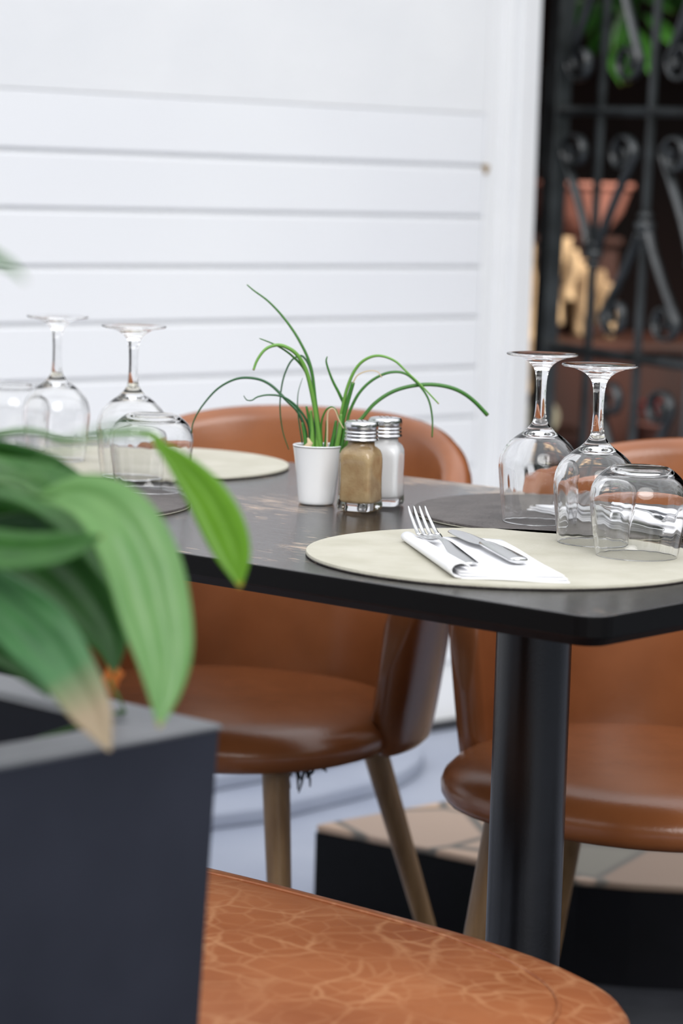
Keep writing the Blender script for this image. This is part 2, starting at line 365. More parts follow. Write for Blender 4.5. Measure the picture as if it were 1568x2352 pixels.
# low pale rounded ledges at the foot of the wall
def ledge(name, pts, z0, z1):
    w = [atz(x, y, z1) for x, y in pts]
    back0 = WP + WD * -2.6 + WN * .03; back1 = WP + WD * ((w[-1] - WP).dot(WD)) + WN * .03
    first = w[0] - WD * 2.0
    bm = bmesh.new(); prism(bm, [(p[0], p[1]) for p in cr([tuple(p) for p in w], 5)] + [(back1.x, back1.y), (back0.x, back0.y), (first.x, first.y)], z0, z1)
    o = obj(name, bm, M_floor, smooth=False); bevel(o, .008); return struct(o)
ledge('trim_5', ((480, 1868), (620, 1850), (694, 1832), (836, 1798), (907, 1778), (955, 1752), (974, 1728), (968, 1712)), 0, .03)
ledge('trim_6', ((480, 1782), (620, 1757), (700, 1738), (800, 1716), (845, 1702), (862, 1688)), .03, .06)

# flagstone step with black riser
ft = [atz(x, y, .15) for x, y in ((725, 1893), (1100, 1971), (1325, 2017), (1450, 2028), (1568, 2034), (1900, 2042))]
endb = ft[0] + WD * 1.6
rp = [(p.x, p.y) for p in ft] + [(ft[-1].x + .6, ft[-1].y + .9), (endb.x, endb.y)]
bm = bmesh.new(); prism(bm, rp, 0, .138); o = struct(obj('trim_7', bm, M_blackp, smooth=False))
bm = bmesh.new(); prism(bm, rp, .138, .15); o = struct(obj('trim_8', bm, M_flag, smooth=False)); bevel(o, .004)

# dark box beyond the gate; unseen sides and roof added to block sky light
A = WP + WD * s_end
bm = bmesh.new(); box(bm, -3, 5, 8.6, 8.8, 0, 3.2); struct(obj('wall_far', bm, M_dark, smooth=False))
bm = bmesh.new(); prism(bm, [(A.x - .02, A.y + .25), (-2.2, 8.7), (-2.4, 8.7), (A.x - .3, A.y + .25)], 0, 3.2); struct(obj('wall_blocker_left', bm, M_dark, smooth=False))
bm = bmesh.new(); box(bm, 3.2, 3.4, 5.0, 8.7, 0, 3.2); struct(obj('wall_blocker_right', bm, M_dark, smooth=False))
bm = bmesh.new(); prism(bm, [(A.x, A.y + .05), (3.4, 5.0), (3.4, 8.8), (-2.4, 8.8)], 2.5, 2.6); struct(obj('ceiling_blocker', bm, M_black, smooth=False))
bm = bmesh.new(); prism(bm, [(A.x + .02, A.y + .2), (3.3, 5.1), (3.3, 8.6), (-2.0, 8.6)], .0, .004); struct(obj('trim_9', bm, M_slate, smooth=False))

# ================================================================== GATE
GP = aty(1265, 500, 5.50); GD = ray(-2600, 345); GD.z = 0; GD = -GD.normalized(); GN = Vector((GD.y, -GD.x, 0)).normalized()
if GN.y > 0: GN = -GN
gate = empty('wrought_iron_gate', (GP.x, GP.y, 0))
tag(gate, 'black wrought iron gate with scrolls, standing open beyond the end of the white wall', 'gate')
def g3(u, z, off=0):      # position on the gate, relative to its foot; it leans a little
    return Vector((0, 0, z)) + GD * (u + (z - .9) * .030) + GN * off + Vector((0, 0, -.018 * u))
def gpx(x, y): 
    p = atplane(x, y, GP, GN); return (p - GP).dot(GD), p.z
def sqbar(bm, a, b, w, w2=None): tube(bm, [a, b], [w * .72] * 2, 4, flat=(1, 1, (GN + GD).normalized() if abs((b-a).normalized().z) > .5 else (0, 0, 1)))
RU = gpx(1420, 252)[1]; RL = gpx(1420, 812)[1]
u_b = [gpx(1360, 600)[0], gpx(1478, 520)[0]]; st = u_b[1] - u_b[0]; u_b += [u_b[1] + st, u_b[1] + 2 * st]; uE = u_b[-1] + st * .8
bm = bmesh.new(); sqbar(bm, g3(0, .03), g3(0, 2.1), .038); o = obj('post', bm, M_iron, gate, smooth=False); bevel(o, .003, 2)
bm = bmesh.new(); sqbar(bm, g3(uE, .03), g3(uE, 2.1), .026); o = obj('post', bm, M_iron, gate, smooth=False); bevel(o, .003, 2)
for z in (RU, RL, .12, 2.05):
    bm = bmesh.new(); tube(bm, [g3(-.0, z), g3(uE, z)], .011, 4); o = obj('rail', bm, M_iron, gate, smooth=False); bevel(o, .002, 2)
cz = [gpx(1360, 580)[1], gpx(1480, 512)[1]]; cz += cz
def scroll(bm, u0, zc, side, dirn, H, Wd):
    """arm leaving the bar at zc, opening to side*Wd, ending in a curl; dirn = +1 up, -1 down"""
    pts = []
    for t in [i / 12 for i in range(13)]:
        w = Wd * (t ** 1.25) if t < 1 else Wd
        pts.append((u0 + side * (.012 + w), zc + dirn * H * .80 * t))
    cx_, cz_ = u0 + side * (.012 + Wd - .042), zc + dirn * H * .80
    for i in range(1, 26):
        a = i / 25 * 2 * pi * 1.15; r = .042 * (1 - .62 * i / 25)
        pts.append((cx_ + side * r * cos(a), cz_ + dirn * r * 1.0 * sin(a)))
    tube(bm, [g3(p[0], p[1]) for p in pts], .012, 8, flat=(.36, 1.05, tuple(GN)))
for k, ub in enumerate(u_b):
    bm = bmesh.new(); sqbar(bm, g3(ub, .1), g3(ub, 2.06), .0135); o = obj('bar', bm, M_iron, gate, smooth=False); bevel(o, .002, 2)
    zc = cz[k]; up = (k % 2 == 0)
    bm = bmesh.new()
    for dz, r, h in ((0, .021, .010), (.020, .016, .006), (-.020, .016, .006)):
        a = g3(ub, zc + dz - h); b = g3(ub, zc + dz + h); tube(bm, [a, a.lerp(b, .25), a.lerp(b, .75), b], [r*.8, r, r, r*.8], 12)
    obj('collar', bm, M_iron, gate)
    span = (RU - zc) if up else (zc - RL)
    for sd in (-1, 1):
        bm = bmesh.new(); scroll(bm, ub, zc, sd, 1 if up else -1, span - .035, .115); obj('scroll', bm, M_iron, gate)
        # the same figure mirrored across the rail
        bm = bmesh.new()
        if up: scroll(bm, ub, RU + .36, sd, -1, .36 - .035, .115)
        else: scroll(bm, ub, RL - .33, sd, 1, .33 - .035, .115)
        obj('scroll', bm, M_iron, gate)
# latch box seen beside the post
bm = bmesh.new(); u0, z0_ = gpx(1228, 150); u1_, z1_ = gpx(1228, 395)
a = g3(-.055, z1_ + .01, -.02); b = g3(-.055, z0_, -.02); tube(bm, [a, b], .022, 4); o = obj('hinge_plate', bm, M_iron, gate, smooth=False); bevel(o, .003, 2)

# ================================================================== THINGS BEYOND THE GATE
pb = aty(1328, 545, 7.3); ph = .22
bm = bmesh.new(); lathe(bm, [(0, 0), (.075, 0), (.10, .02), (.135, .07), (.155, .13), (.158, .135), (.165, .137), (.165, .152), (.148, .152), (.14, .13), (0, .125)], 40)
bowl = obj('terracotta_bowl', bm, M_terra); bowl.location = (pb.x, pb.y, pb.z)
tag(bowl, 'wide dull terracotta bowl behind the gate, above the sunlit logs', 'plant pot')
# heap of standing driftwood logs
k = 0
logs = [(1210, 560, 775, 16), (1242, 560, 720, 18), (1280, 545, 745, 22), (1308, 575, 690, 18), (1332, 600, 770, 20), (1372, 620, 745, 20), (1395, 650, 775, 14), (1262, 735, 775, 18), (1204, 760, 940, 22), (1196, 800, 940, 18)]
lab = ['thin pale split log against the wall end, behind the gate post', 'pale split log just left of the gate post, leaning in the stack',
 'tall sunlit split log right of the gate post under the bowl', 'short sunlit log between the two tall ones under the bowl', 'broad sunlit log under the middle of the bowl',
 'sunlit log under the right side of the bowl', 'narrow sunlit log at the right end of the stack under the bowl', 'stubby log low behind the gate post',
 'pale log lying low beside the wall end above the glasses', 'pale log just above the sawn round log end']
for (x_, y0_, y1_, r_), lb in zip(logs, lab):
    Yd = 7.2 + .05 * (k % 3) - (.45 if k >= 8 else 0); k += 1
    a = aty(x_, y1_, Yd); b = aty(x_ + 6 * sin(k * 2.1), y0_, Yd); r = r_ / F * Yd
    ln = (b - a).length; pts = []; rr = []
    for i in range(9):
        t = i / 8; pts.append(Vector((sin(t*5 + k) * r * .3, cos(t*4 + k) * r * .3, ln * t))); rr.append(r * (.62 + .38 * sin(pi * min(max(t, .06), .94))) * (1 + .14 * sin(t * 9 + k * 2)))
    bm = bmesh.new(); tube(bm, pts, rr, 10)
    for v in bm.verts: v.co += Vector((random.uniform(-1, 1), random.uniform(-1, 1), 0)) * r * .12
    o = obj('split_log', bm, M_bark); o.location = a; tag(o, lb, 'log', 'split logs stacked behind the gate')
def crate(name, x0, x1, y0, y1, z0, z1, m, lb, cat):
    t = empty(name, ((x0+x1)/2, (y0+y1)/2, z0)); cx_, cy_ = (x0+x1)/2, (y0+y1)/2
    bm = bmesh.new(); box(bm, x0-cx_, x1-cx_, y0-cy_+.02, y1-cy_, 0, z1-z0-.02); o = obj('body', bm, m, t, smooth=False)
    bm = bmesh.new(); box(bm, x0-cx_-.01, x1-cx_+.01, y0-cy_, y1-cy_+.01, z1-z0-.02, z1-z0); o2 = obj('top_board', bm, m, t, smooth=False); bevel(o, .004); bevel(o2, .004)
    return tag(t, lb, cat)
zlog = aty(1300, 775, 7.2).z
M_brown = noisy(mat('stained_timber', rough=.6), srgb(34, 12, 5), srgb(66, 26, 10), 3, 5, stretch=(1, 1, .3))[0]
crate('wooden_bench', .3, 1.6, 6.95, 7.6, 0, zlog - .0, M_brown, 'low dark brown timber bench carrying the logs behind the gate', 'bench')
crate('wooden_block', pb.x - .12, pb.x + .12, 7.36, 7.55, zlog, pb.z, M_dark, 'dark block of wood under the terracotta bowl', 'block')
bowl.location = (pb.x, 7.45, pb.z)
# sawn round log end
lp = aty(1243, 957, 6.5); rl = 43 / F * 6.5
lg = empty('round_log', (lp.x, lp.y, lp.z))
bm = bmesh.new(); tube(bm, [Vector((0, .01, 0)), Vector((0, .22, .0))], rl, 32); obj('bark', bm, M_bark, lg, smooth=True)
bm = bmesh.new(); tube(bm, [Vector((0, 0, 0)), Vector((0, .012, 0))], rl * .96, 32); ce_ = obj('cut_end', bm, M_end, lg, smooth=False)
bm = bmesh.new(); tube(bm, [Vector((rl*.25, -.003, -.005)), Vector((rl*.25, .01, -.005))], rl * .13, 16); obj('heartwood', bm, M_heart, ce_, smooth=False)
tag(lg, 'round log with a cream sawn end, just left of the front wine glass stem', 'log')
crate('log_stand', lp.x - .07, lp.x + .10, 6.5, 6.85, 0, lp.z - rl, M_brown, 'dark stand under the round log by the wall end', 'stand')
# foliage high up behind the gate
def leafmesh(bm, mid, hw, side, nrm, fold=.25, lay=None, nseg=5):
    """mid: list of Vector, hw: list half widths, side: list of Vector"""
    n = len(mid); rows = []
    for i in range(n):
        t = (mid[min(i+1, n-1)] - mid[max(i-1, 0)]).normalized()
        s = (side[i] - t * side[i].dot(t)).normalized(); nn = t.cross(s).normalized()
        if nn.dot(nrm) < 0: nn = -nn
        row = []
        for k in range(-nseg, nseg + 1):
            f = k / nseg; row.append(bm.verts.new(mid[i] + s * hw[i] * f + nn * (hw[i] * fold * (abs(f) ** 1.4 - .35 * f * f * f * f) + .05 * hw[i] * sin(f * 9))))
        rows.append(row)
    for i in range(n - 1):
        for k in range(2 * nseg):
            f = bm.faces.new((rows[i][k], rows[i][k+1], rows[i+1][k+1], rows[i+1][k]))
            for lp_, (a, b) in zip(f.loops, ((i, k), (i, k+1), (i+1, k+1), (i+1, k))): lp_[lay].uv = (a / (n - 1), b / (2 * nseg))
hang = []
def tuft(cx_, cy_, Yd, n, spread, name, lb):
    t = empty(name, tuple(aty(cx_, cy_, Yd))); 
    bm = bmesh.new(); lay = bm.loops.layers.uv.verify()
    for i in range(n):
        a0 = Vector((random.uniform(-1, 1), random.uniform(-.6, .6), random.uniform(-1, 1))) * spread
        d = Vector((random.uniform(-1, 1), random.uniform(-.5, .5), random.uniform(-1, .4))).normalized()
        ln = random.uniform(.07, .13); mid = [a0 + d * ln * q + Vector((0, 0, -.03 * q * q)) for q in (0, .25, .5, .75, 1)]
        leafmesh(bm, mid, [.003, .016, .02, .014, .001], [Vector((d.z, .3, -d.x + .01))] * 5, Vector((0, -1, 0)), .2, lay, 2)
    obj('foliage', bm, M_leaf, t)
    bm = bmesh.new(); tube(bm, [Vector((0, 0, -spread)), Vector((.01, 0, spread)), Vector((0, .02, 2.5 - t.location.z))], .004, 6); obj('stem', bm, M_stalk, t)
    return tag(t, lb, 'plant')
tuft(1425, 20, 7.0, 26, .07, 'hanging_plant', 'green leafy plant hanging behind the top of the gate')
tuft(1562, -60, 7.4, 16, .04, 'hanging_plant', 'green leafy plant hanging at the top right corner behind the gate')
# red flower pot
rp_ = aty(1492, 985, 6.8)
t = empty('flower_pot', tuple(rp_)); bm = bmesh.new(); lathe(bm, [(0, -.06), (.035, -.06), (.05, .01), (.053, .01), (.053, .02), (.045, .02), (0, .015)], 24); obj('pot', bm, M_terra, t)
bm = bmesh.new()
for i in range(26):
    p = Vector((random.uniform(-.035, .035), random.uniform(-.035, .035), random.uniform(.02, .07)))
    bmesh.ops.create_icosphere(bm, subdivisions=1, radius=.011, matrix=Matrix.Translation(p) @ Matrix.Diagonal((1, 1, .5, 1)))
obj('red_flowers', bm, M_red, t); tag(t, 'small pot of dull red flowers behind the lower gate scrolls', 'plant')
crate('plant_stand', rp_.x - .08, rp_.x + .08, rp_.y - .08, rp_.y + .08, 0, rp_.z - .06, M_brown, 'dark stand carrying the red flowers behind the gate', 'stand')
# added warm spot lamp standing in for sunlight on the logs
sl = bpy.data.lights.new('added_log_spot', 'SPOT'); sl.energy = 420; sl.spot_size = radians(26); sl.spot_blend = .5; sl.color = (1, .9, .76); sl.shadow_soft_size = .05
slo = bpy.data.objects.new('added_log_spot', sl); COL.objects.link(slo); slo.location = (1.9, 5.9, 2.4)
slo.rotation_euler = (Vector((.62, 7.2, .82)) - slo.location).to_track_quat('-Z', 'Y').to_euler()

# ================================================================== TABLE
TW, TL, TT = .648, 1.36, .75
tab = empty('dining_table', tuple(uv3(0, 0, 0)), UANG)      # local x = along the table, local -y = across it
tag(tab, 'rectangular black-stained wooden table on a black steel column, laid with four round mats', 'table')
def rrect(x0, x1, y0, y1, r, n=6):
    out = []
    for cx_, cy_, a0 in ((x1-r, y1-r, 0), (x0+r, y1-r, 90), (x0+r, y0+r, 180), (x1-r, y0+r, 270)):
        for i in range(n + 1):
            a = radians(a0 + 90 * i / n); out.append((cx_ + r * cos(a), cy_ + r * sin(a)))
    return out
bm = bmesh.new()
ins = lambda d, z: [Vector((p[0], p[1], z)) for p in rrect(d, TL - d, -TW + d, -d, .022 - d * .3)]
rings(bm, [ins(.012, TT - .0265), ins(.002, TT - .019), ins(0, TT - .017), ins(0, TT - .0018), ins(.0004, TT - .0006), ins(.0018, TT)])
for f in bm.faces:
    c = f.calc_center_median(); f.normal_update()
    f.material_index = 0 if f.calc_center_median().z > TT - .001 else (1 if c.z > TT - .018 else 2)
o = obj('tabletop', bm, [M_table, M_edge, M_under], tab, smooth=False)
for ux in (.30, 1.06):
    bm = bmesh.new(); lathe(bm, [(0, .012), (.0358, .012), (.0358, TT - .034), (0, TT - .034)], 64, (ux, -.325, 0)); o = obj('column', bm, M_column, tab); autosmooth(o)
    bm = bmesh.new(); box(bm, ux - .13, ux + .13, -.455, -.195, TT - .034, TT - .026); obj('mounting_plate', bm, M_column, tab, smooth=False)
    bm = bmesh.new(); lathe(bm, [(0, 0), (.2, 0), (.2, .008), (.195, .012), (0, .014)], 64, (ux, -.325, 0)); o = obj('base_plate', bm, M_column, tab); autosmooth(o)

# ================================================================== TUB CHAIRS
def sellipse(a, b, n, k, cx_=0, cy_=0, z=0):
    out = []
    for i in range(k):
        t = 2 * pi * i / k; c, s = cos(t), sin(t)
        out.append(Vector((cx_ + a * (abs(c) ** (2 / n)) * (1 if c >= 0 else -1), cy_ + b * (abs(s) ** (2 / n)) * (1 if s >= 0 else -1), z)))
    return out
def make_chair():
    t = empty('tub_chair', (0, 0, 0))      # faces local -y
    bm = bmesh.new()
    prof = [(.02, .466), (.3, .466), (.55, .465), (.75, .462), (.87, .457), (.94, .450), (.985, .440), (1.0, .430), (.995, .420), (.97, .412), (.92, .408), (.5, .407), (.02, .407)]
    rings(bm, [sellipse(.222 * f, .222 * f, 2.35, 56, 0, -.02, z) for f, z in prof])
    obj('seat', bm, M_leather, t)
    bm = bmesh.new(); loops = []; K = 64
    for i in range(K + 1):
        ph = radians(-100 + 200 * i / K); a = abs(ph) / radians(90)
        zt = .790 - .165 * a ** 3; endf = min(1, max(0, (1 - abs(2 * i / K - 1)) / .07)); es = sqrt(max(0, 1 - (1 - endf) ** 2))
        zb = .405 + (1 - es) * .05; zt = zt - (1 - es) * .05; th = .019 * (.25 + .75 * es)
        lp_ = []
        pin = 1 - .085 * min(1, max(0, (a - .60) / .5)) ** 1.5
        def rad(z): return (.226 + .050 * max(0, (z - .40) / .38) ** .75) * pin
        J = 12
        for j in range(J + 1):
            z = zb + th + (zt - zb - 2 * th) * j / J; lp_.append((rad(z) + th, z))
        for j in range(1, 6):
            a2 = pi * j / 6; lp_.append((rad(zt - th) + th * cos(a2), zt - th + th * sin(a2)))
        for j in range(J + 1):
            z = zt - th - (zt - zb - 2 * th) * j / J; lp_.append((rad(z) - th, z))
        for j in range(1, 6):
            a2 = pi + pi * j / 6; lp_.append((rad(zb + th) + th * cos(a2), zb + th + th * sin(a2)))
        loops.append([Vector((r * sin(ph), r * cos(ph), z)) for r, z in lp_])
    rings(bm, loops); back_ = obj('backrest', bm, M_leather, t)
    # seam running round the outside of the shell
    bm = bmesh.new(); pts = []
    for i in range(7, K - 6):
        ph = radians(-100 + 200 * i / K); a = abs(ph) / radians(90); z = .790 - .165 * a ** 3 - .021
        r = (.226 + .050 * max(0, (z - .40) / .38) ** .75) * (1 - .085 * min(1, max(0, (a - .60) / .5)) ** 1.5) + .0185; pts.append(Vector((r * sin(ph), r * cos(ph), z)))
    tube(bm, pts, .0018, 6); obj('seam', bm, M_leather, back_)
    for sx, sy, sp_ in ((-1, -1, .17), (1, -1, .17), (1, 1, .33), (-1, 1, .33)):
        bm = bmesh.new(); d = Vector((sx * .1275, sy * .1275, 0)); dn = d.normalized()
        p1 = d + Vector((0, 0, .411)); p0 = d + dn * sp_ * .411
        tube(bm, [p0, p0.lerp(p1, .03), p0.lerp(p1, .5), p1], [.0095, .0105, .0135, .0168], 20); o = obj('leg', bm, M_oak, t); autosmooth(o, 50)
    return t
CH_ANG = radians(-25)
ca = make_chair(); ca.location = (-.13, 3.14, 0); ca.rotation_euler = (0, 0, CH_ANG)
tag(ca, 'tan leather tub chair behind the middle of the table, with torn lining under its seat', 'chair', 'tan leather tub chairs along the wall side of the table')
cb = copy_tree(ca); cb.location = (.358, 2.84, 0); cb.rotation_euler = (0, 0, radians(-29))
for c_ in cb.children:
    if c_.name.startswith('leg') and sum(v.co.x for v in c_.data.vertices) < 0 and sum(v.co.y for v in c_.data.vertices) > 0: c_.location = (-.018, 0, 0)
tag(cb, 'tan leather tub chair behind the table column at the right edge', 'chair', 'tan leather tub chairs along the wall side of the table')
bm = bmesh.new()
for i in range(34):
    a = Vector((random.uniform(.105, .175), -.09 + random.uniform(-.02, .02), .410)); pts = [a]
    ln = random.uniform(.3, 1) * (1.5 if i % 3 == 0 else .8)
    for q in range(4): pts.append(pts[-1] + Vector((random.uniform(-.006, .006), random.uniform(-.004, .004), -.010 * ln)))
    tube(bm, cr([tuple(p) for p in pts], 3), [.0032 * (1 - .06 * j) for j in range(13)], 5)
lin = obj('torn_lining', bm, M_cloth, ca); lin['label'] = 'ragged black lining hanging loose under the seat'

# ================================================================== NEAR SEAT
st_ = empty('leather_bench', tuple(uv3(.300, -.188, 0)), UANG)
tag(st_, 'low padded bench seat in crackled tan leather in the foreground, in front of the table', 'bench')
bm = bmesh.new()
prof = [(.02, 0.4610), (.3, 0.4610), (.6, 0.4605), (.8, 0.4590), (.9, 0.4560), (.95, 0.4530), (.98, 0.4480), (.995, 0.4410), (1.0, 0.4330), (1.0, 0.4170), (.99, 0.4040), (.97, 0.3940), (.9, 0.3910), (.02, 0.3910)]
rings(bm, [sellipse(.388 * (f if f < .9 else 1 - (1 - f) * .9), .260 * f, 3.5, 96, 0, 0, z) for f, z in prof]); seat_ = obj('seat', bm, M_crackle, st_)
bm = bmesh.new(); q = sellipse(.350, .222, 2.8, 96, 0, 0, .4582); q = q + [q[0]]; tube(bm, q, .0016, 6); obj('seam', bm, M_crackle, seat_)
bm = bmesh.new(); q = sellipse(.390, .2615, 3.5, 96, 0, 0, .413); q = q + [q[0]]; tube(bm, q, .003, 6); obj('piping', bm, M_crackle, seat_)
for sx in (-1, 1):
    for sy in (-1, 1):
        bm = bmesh.new(); p1 = Vector((sx * .22, sy * .15, .393)); p0 = Vector((sx * .25, sy * .18, 0)); tube(bm, [p0, p0.lerp(p1, .5), p1], [.010, .0135, .0165], 18); o = obj('leg', bm, M_oak, st_); autosmooth(o, 50)

# ================================================================== MATS
MT = .0038
def mat_disc(c, r, mtop, name, lb):
    bm = bmesh.new(); lathe(bm, [(0, 0), (r - .0008, 0), (r, .0006), (r, .0015), (r, .0016), (r, .0026), (r - .0006, MT), (0, MT)], 128)
    for f in bm.faces:
        z = f.calc_center_median().z; f.material_index = 0 if z > .00155 else 1
    o = obj(name, bm, [mtop, M_grey if mtop is M_cream else M_cream]); autosmooth(o); o.location = (c[0], c[1], TT + .0002)
    return tag(o, lb, 'placemat', 'round reversible leather placemats')
mat_disc((.150, 2.300), .181, M_cream, 'round_placemat', 'round cream leather placemat at the near corner of the table, under a napkin and glasses')
mat_disc((.246, 2.622), .174, M_grey, 'round_placemat', 'round dark grey placemat at the right behind the near cream one')
mat_disc((-.239, 2.998), .177, M_cream, 'round_placemat', 'round cream placemat at the far end of the table under the leftmost glasses')
mat_disc((-.318, 2.618), .166, M_grey, 'round_placemat', 'round dark grey placemat at the left, partly behind the green leaves')
# keep discs from sharing one plane where they nearly touch
ZM = TT + MT + .0003

# ================================================================== GLASSES
WG = [(.0305, 0), (.0322, .0004), (.0335, .004), (.0350, .014), (.0366, .028), (.0380, .042), (.0388, .052), (.0386, .058), (.0372, .065), (.0340, .0722), (.0290, .0785), (.0225, .084),
      (.0160, .0885), (.0112, .0930), (.0078, .0975), (.0062, .1020), (.0054, .109), (.0049, .118), (.0048, .127), (.0051, .136), (.0058, .1435), (.0075, .1495), (.0110, .1545), (.0170, .1585), (.0250, .1612), (.0325, .1626), (.0346, .1634), (.0352, .1642), (.0348, .1649), (.0335, .1652), (.0250, .1644), (.0140, .1638), (0, .1636)]
WI = [(.0322, .0004), (.0328, .004), (.0341, .014), (.0356, .028), (.0369, .042), (.0377, .052), (.0375, .0575), (.0360, .064), (.0328, .0708), (.0278, .0768), (.0210, .082), (.0130, .0855), (.0060, .0870), (0, .0874)]
def glass_profile(outer, inner):
    # closed solid: inside from the apex down to the rim, over the rim, up the outside to the top
    rim = [(.0313 if False else (inner[0][0] + outer[1][0]) / 2, 0)]
    return inner[::-1][:-1] + [(inner[1][0] - .0001, .0006), ((inner[1][0] + outer[2][0]) / 2, 0), (outer[2][0] - .0002, .0006)] + outer[2:]
def smooth_prof(p, k=3): return [(max(0, a), b) for a, b in cr(p, k)]
def facet(bm, zlo, zhi, n=10, amp=.0006):
    for v in bm.verts:
        if zlo < v.co.z < zhi:
            r = sqrt(v.co.x**2 + v.co.y**2); a = atan2(v.co.y, v.co.x); w = sin(pi * (v.co.z - zlo) / (zhi - zlo)); f = (r - amp * w * (.5 + .5*cos(n * a)) ) / r if r > 1e-4 else 1
            v.co.x *= f; v.co.y *= f
def wine_glass(c, lb, rz=0):
    t = empty('wine_glass', (c[0], c[1], c[2]), rz)
    bm = bmesh.new()
    w = glass_profile(WG, WI); lathe(bm, smooth_prof(w, 2), 144, flute=(2 * (len(WI) - 1), .056, .00013, 16))
    o = obj('goblet', bm, M_glass); o.name = 'wine_glass'; o.location = c; o.rotation_euler = (0, 0, rz); bpy.data.objects.remove(t); o.name = 'wine_glass'
    return tag(o, lb, 'glass', 'upturned wine glasses')
g = wine_glass((.191, 2.539, ZM), 'upturned stemmed wine glass on the grey mat, left of the pair at the right')
def cpy(o, loc, lb, rz=.7):
    c = o.copy(); COL.objects.link(c); c.location = loc; c.rotation_euler = (0, 0, rz); c['label'] = lb; return c
cpy(g, (.2335, 2.397, ZM), 'upturned stemmed wine glass on the near cream mat, between the other stem and the tumbler')
cpy(g, (-.230, 2.830, ZM), 'upturned stemmed wine glass behind the far tumbler, left of the chives', 1.9)
cpy(g, (-.330, 2.985, ZM), 'leftmost upturned stemmed wine glass, on the far cream mat', 2.6)
TG = [(.0362, 0), (.0368, .001), (.0385, .010), (.0405, .022), (.0425, .036), (.0436, .046), (.0438, .053), (.0428, .060), (.0402, .0665), (.0360, .0722), (.0310, .0765), (.0270, .0792), (.0250, .0800), (.0225, .0798), (.0150, .0786), (0, .0782)]
TI = [(.0355, .001), (.0360, .002), (.0374, .010), (.0394, .022), (.0413, .036), (.0424, .046), (.0425, .0525), (.0413, .059), (.0385, .0650), (.0340, .0700), (.0285, .0735), (.0210, .0752), (.0100, .0756), (0, .0756)]
def tumbler(c, lb):
    bm = bmesh.new(); w = TI[::-1][:-1] + [(.0356, .0006), (.0361, 0), (.0367, .0006)] + TG[2:]
    lathe(bm, smooth_prof(w, 2), 144, flute=(2 * (len(TI) - 1), .052, .00013, 16))
    o = obj('tumbler', bm, M_glass); o.location = c; return tag(o, lb, 'glass', 'upturned stemless tumblers')
tb = tumbler((.265, 2.317, ZM), 'upturned stemless tumbler at the right edge, on the near cream mat')
cpy(tb, (-.200, 2.712, ZM), 'upturned stemless tumbler in front of the far wine glass, on the left grey mat', .4)
cpy(tb, (-.392, 3.08, ZM), 'upturned stemless tumbler at the left edge beside the leftmost wine glass', 1.4)

# ================================================================== SHAKERS
def shaker(c, rz, powder, lb, nm):
    t = empty(nm, c, rz)
    sec = [(.0, .0165, 5), (.0012, .0184, 7), (.005, .0190, 9), (.011, .0184, 9), (.020, .0180, 9), (.032, .0178, 9), (.044, .0181, 9), (.052, .0184, 7), (.0575, .0184, 5), (.0615, .0172, 4), (.0642, .0152, 3), (.0660, .0138, 2), (.0690, .0135, 2), (.0760, .0135, 2)]
    bm = bmesh.new(); rings(bm, [sellipse(a, a, n, 64, 0, 0, z) for z, a, n in sec]); obj('glass_body', bm, M_glass, t)
    sec = [(.0085, .0135, 3), (.0092, .0152, 5), (.0115, .0160, 8), (.020, .0158, 8), (.032, .0156, 8), (.044, .0158, 8), (.052, .0160, 6), (.0565, .0157, 4.5), (.0600, .0142, 3.2), (.0635, .0120, 2), (.0680, .0116, 2), (.0700, .0116, 2)]
    bm = bmesh.new(); rings(bm, [sellipse(a, a, n, 56, 0, 0, z) for z, a, n in sec]); obj('powder', bm, powder, t)
    bm = bmesh.new(); lathe(bm, smooth_prof([(.0138, .0712), (.0172, .0712), (.0176, .0722), (.0170, .0732), (.0166, .0745), (.0172, .0758), (.0166, .0770), (.0163, .0778), (.0170, .0792), (.0167, .0803), (.0160, .0810), (.0166, .0820), (.0172, .0840), (.0172, .0872), (.0166, .0892), (.0150, .0904), (.0100, .0910), (0, .0912)], 2), 56)
    lid_ = obj('lid', bm, M_lid, t)
    bm = bmesh.new()
    for i in range(7):
        r_ = 0 if i == 0 else .006; a = i * pi / 3
        tube(bm, [Vector((r_*cos(a), r_*sin(a), .0908)), Vector((r_*cos(a), r_*sin(a), .0914))], .0009, 8)
    lh = obj('lid_holes', bm, M_soil, lid_); lh['label'] = 'dark pouring holes in the top of the lid'
    return tag(t, lb, 'shaker', 'salt and pepper shakers')
shaker((.018, 2.622, TT + .0003), radians(-23), M_pepper, 'glass pepper shaker full of brown ground pepper, with a chrome lid', 'pepper_shaker')
shaker((.0425, 2.672, TT + .0003), radians(-14), M_salt, 'glass salt shaker full of white salt, behind the pepper shaker', 'salt_shaker')

